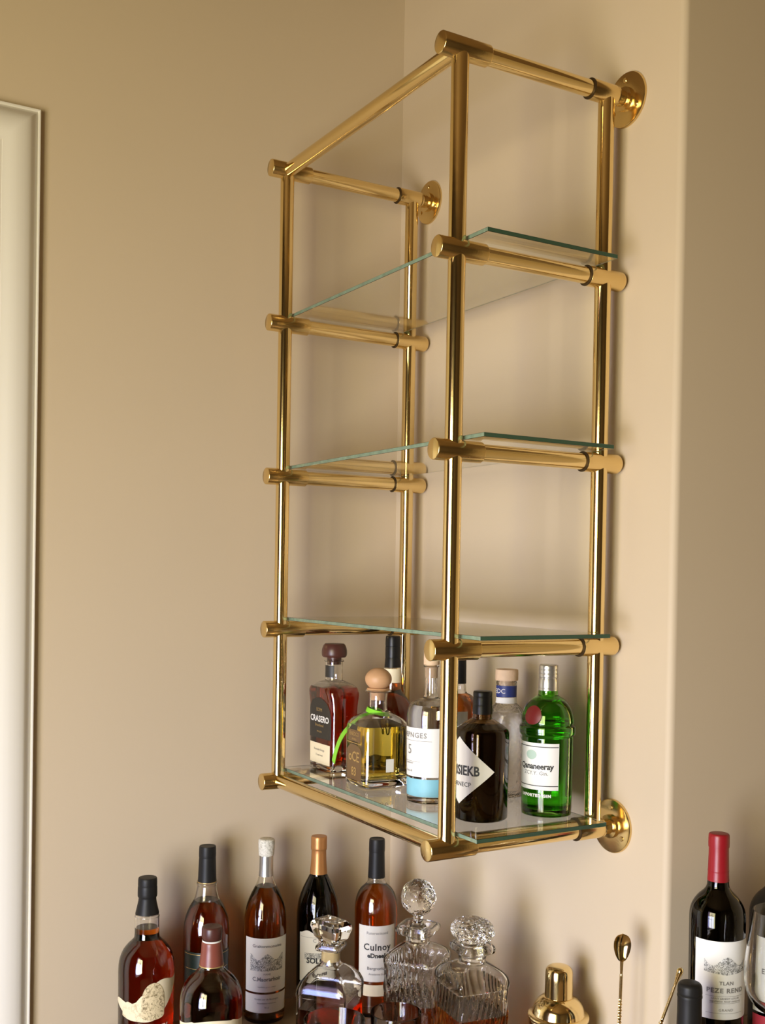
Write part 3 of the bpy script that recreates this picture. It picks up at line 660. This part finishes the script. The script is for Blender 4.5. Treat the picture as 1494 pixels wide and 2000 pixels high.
# ---------------------------------------------------------------- mixing glass and two bar spoons
tumbler('clear mixing glass holding the two twisted bar spoons', (.712, -.068, ZB), .045, .125, .041)
def bar_spoon(lab, foot, top, teardrop):
    t = thing('bar_spoon', lab, 'spoon', foot)
    f = Vector(foot); v = Vector(top)-f; L = v.length; v.normalize()
    a = v.cross(Vector((0, 1, 0))).normalized() if abs(v.y) < .9 else v.orthogonal().normalized(); c = v.cross(a).normalized()
    # face the bowl along the view side (+x, -y)
    n = Vector((.86, -.5, 0)); n = (n-v*n.dot(v)).normalized(); a = v.cross(n).normalized(); c = n
    bl = .046 if not teardrop else .030
    bm = bmesh.new(); R = []; K = 260
    for i in range(K+1):
        q = i/K; z = q*(L-bl*.96); r = .0025 if q < .93 or teardrop else .0021+.0008*(q-.93)/.07
        tw = z*330 if .04 < q < .80 else (.04*L*330 if q <= .04 else .80*(L-bl*.96)*330)
        sq = 1.0 if .04 < q < .80 else 0
        ring = []
        for k in range(8):
            th = 2*PI*k/8; rr = r*(1+.34*sq*(1 if k % 2 == 0 else -.6)*(1 if k % 4 == 0 else .4))
            ring.append(v*z+a*rr*math.cos(th+tw)+c*rr*math.sin(th+tw))
        R.append(ring)
    rings(bm, R); obj('stem', bm, m_brass, t, 50)
    bm = bmesh.new()
    if teardrop:
        R = []
        for i in range(13):
            q = i/12; z = L-bl+bl*q; r = .0021+(.0052-.0021)*(q/.75)**1.2 if q < .75 else .0052*math.sqrt(max(.002, 1-((q-.75)/.25)**2))
            R.append([v*z+a*r*math.cos(2*PI*k/16)+c*r*math.sin(2*PI*k/16) for k in range(16)])
        rings(bm, R); obj('muddler_tip', bm, m_brass, t, 60)
    else:
        # oval dished bowl with thickness
        nu, nv = 14, 20; wd = .0135
        def P(i, j, off):
            q = i/nu; x = -1+2*q
            half = wd*math.sqrt(max(0, 1-x*x))*(1-.22*(-x)) * (1 if x > -1 else 0)
            y = -1+2*j/nv
            dish = .007*(1-x*x)*(1-y*y)
            return v*(L-bl/2+x*bl/2)+a*half*y-c*(dish)+c*off
        G = [[[bm.verts.new(P(i, j, o)) for j in range(nv+1)] for i in range(nu+1)] for o in (.0004, -.0008)]
        for g in G:
            for i in range(nu):
                for j in range(nv): bm.faces.new((g[i][j], g[i+1][j], g[i+1][j+1], g[i][j+1]))
        for i in range(nu):
            for j in (0, nv): bm.faces.new((G[0][i][j], G[0][i+1][j], G[1][i+1][j], G[1][i][j]))
        bmesh.ops.remove_doubles(bm, verts=bm.verts[:], dist=2e-5)
        bmesh.ops.recalc_face_normals(bm, faces=bm.faces[:])
        obj('bowl', bm, m_brass, t, 60)
bar_spoon('upright twisted brass bar spoon with oval bowl near the wall corner', (.7035, -.071, ZB+.0125), (.7075, -.066, -.145), False)
bar_spoon('slanting twisted brass bar spoon with teardrop tip left of the black-capped bottle', (.716, -.086, ZB+.0135), (.799, -.030, -.176), True)

# ---------------------------------------------------------------- right group
s = Sx(1.7); h = .338
b, S = bottle('wine_bottle', 'dark red wine bottle with red foil neck and white engraved label right of corner', (.808, .036, ZR), 0, h, s,
    full([(2, 17), (88, 19.5), (95, 20.5), (104, 22), (112, 27), (124, 39), (138, 48), (152, 52.5), (168, 53.5), (180, 53.5), (180, 53.5)], s, h, 52.5), 20, None, m_wineg, None)
part_lathe(b, 'foil', m_redcap, h, s, [(-.5, .1), (-.5, 16), (-.5, 16), (2, 19.6), (14, 20.2), (26, 20), (28, 19), (70, 20), (72, 20.4), (74, 20), (90, 20.8), (92, 20.8), (92, 20.8), (92, 19.5)])
AW = R_(-30)
o, T = label(S, AW+.06, .100, h-346*s, h-196*s, m_paper, b, 'label')
label(S, AW+.06, .068, h-260*s, h-224*s, m_eng2, o, 'castle_engraving', off=.0008, hi=lambda t: .72+.24*math.cos(t*5), lo=lambda t: .12*abs(t))
write(S, AW+.06, h-276*s, [('TLAN', .0075, 0, 1.1, 1.1, .0002), ('PEZE REND', .0100, -.0115, 1.05, 1.15, .0003), ('SAINT GRNEOT COLLER', .0040, -.0235, 1), ('appellation Anoir contoree', .0045, -.0275, 1), ('GRAND', .0055, -.041, 1.1, 1.1)], m_grey, o)
rules(S, AW+.06, h-276*s, [(0, -.0200, .062, .0004), (0, -.0305, .050, .0004), (0, -.046, .060, .0004)], m_grey, o)
s = Sx(1.75); h = .330
b, S = bottle('wine_bottle', 'dark wine bottle with gold foil cut by the right picture edge', (.822, .158, ZR), 0, h, s,
    full([(2, 17), (88, 19.5), (95, 20.5), (104, 22), (112, 27), (124, 39), (138, 48), (152, 52.5), (168, 53.5), (180, 53.5), (180, 53.5)], s, h, 52.5), 20, None, m_wineg, None)
part_lathe(b, 'foil', mat('gold_foil', (.62, .42, .16, 1), .35, .5), h, s, [(-.5, .1), (-.5, 16), (-.5, 16), (2, 19.6), (14, 20.2), (26, 20), (28, 19), (90, 20.8), (92, 20.8), (92, 20.8), (92, 19.5)])
o, T = label(S, AW, .110, h-342*s, h-196*s, m_paper, b, 'label')
write(S, AW, h-262*s, [('EILA MERCOR', .012, 0, 1, 1.1, .0003), ('Gran roserve', .009, -.022, 1)], m_grey, o)
o, T = label(S, AW, .110, h-378*s, h-348*s, m_redlab, b, 'red_label')
s = Sx(1.6); h = .331
b, S = bottle('wine_bottle', 'bottle with matte black cap in front of the red-foiled wine bottle', (.862, -.078, ZB), 0, h, s,
    full([(2, 20), (110, 23), (118, 26), (130, 34), (146, 41), (164, 44), (180, 44), (180, 44)], s, h, 43), 22, None, m_wineg, None)
part_lathe(b, 'cap', m_blackm, h, s, [(-.5, .1), (-.5, 14), (-.5, 14), (1, 19), (5, 22.5), (10, 23.5), (20, 24), (22, 22.8), (24, 24), (28, 24.4), (30, 23.4), (88, 24), (88, 24), (88, 22.5)])
label(S, AZ, .09, h-330*s, h-220*s, m_pale, b, 'label')
# stemmed wine glass
s = Sx(1.6); h = .251
g = thing('wine_glass', 'clear stemmed wine glass overlapping the label of the edge wine bottle', 'glass', (.935, .034, ZR))
W_ = .0009
out = catmull([(h, 58*s), (h-30*s, 62*s), (h-80*s, 69*s), (h-125*s, 72.5*s), (h-160*s, 68*s), (h-185*s, 54*s), (h-202*s, 30*s), (h-210*s, 12*s), (h-216*s, 6*s), (h-240*s, 4.8*s), (.020, 4.6*s), (.010, 7*s), (.005, 20*s), (.0022, 48*s), (.0012, 50*s)], 5)
inn = catmull([(h, 58*s-W_*1.3), (h-30*s, 62*s-W_*1.4), (h-80*s, 69*s-W_*1.4), (h-125*s, 72.5*s-W_*1.4), (h-160*s, 68*s-W_*1.6), (h-183*s, 53*s-W_*2), (h-198*s, 28*s), (h-204*s, 10*s), (h-205*s, .3*s)], 5)
bm = bmesh.new(); lathe(bm, list(reversed(inn))+out+[(0, 49*s)], 64); obj('bowl', bm, m_clear, g, 60)
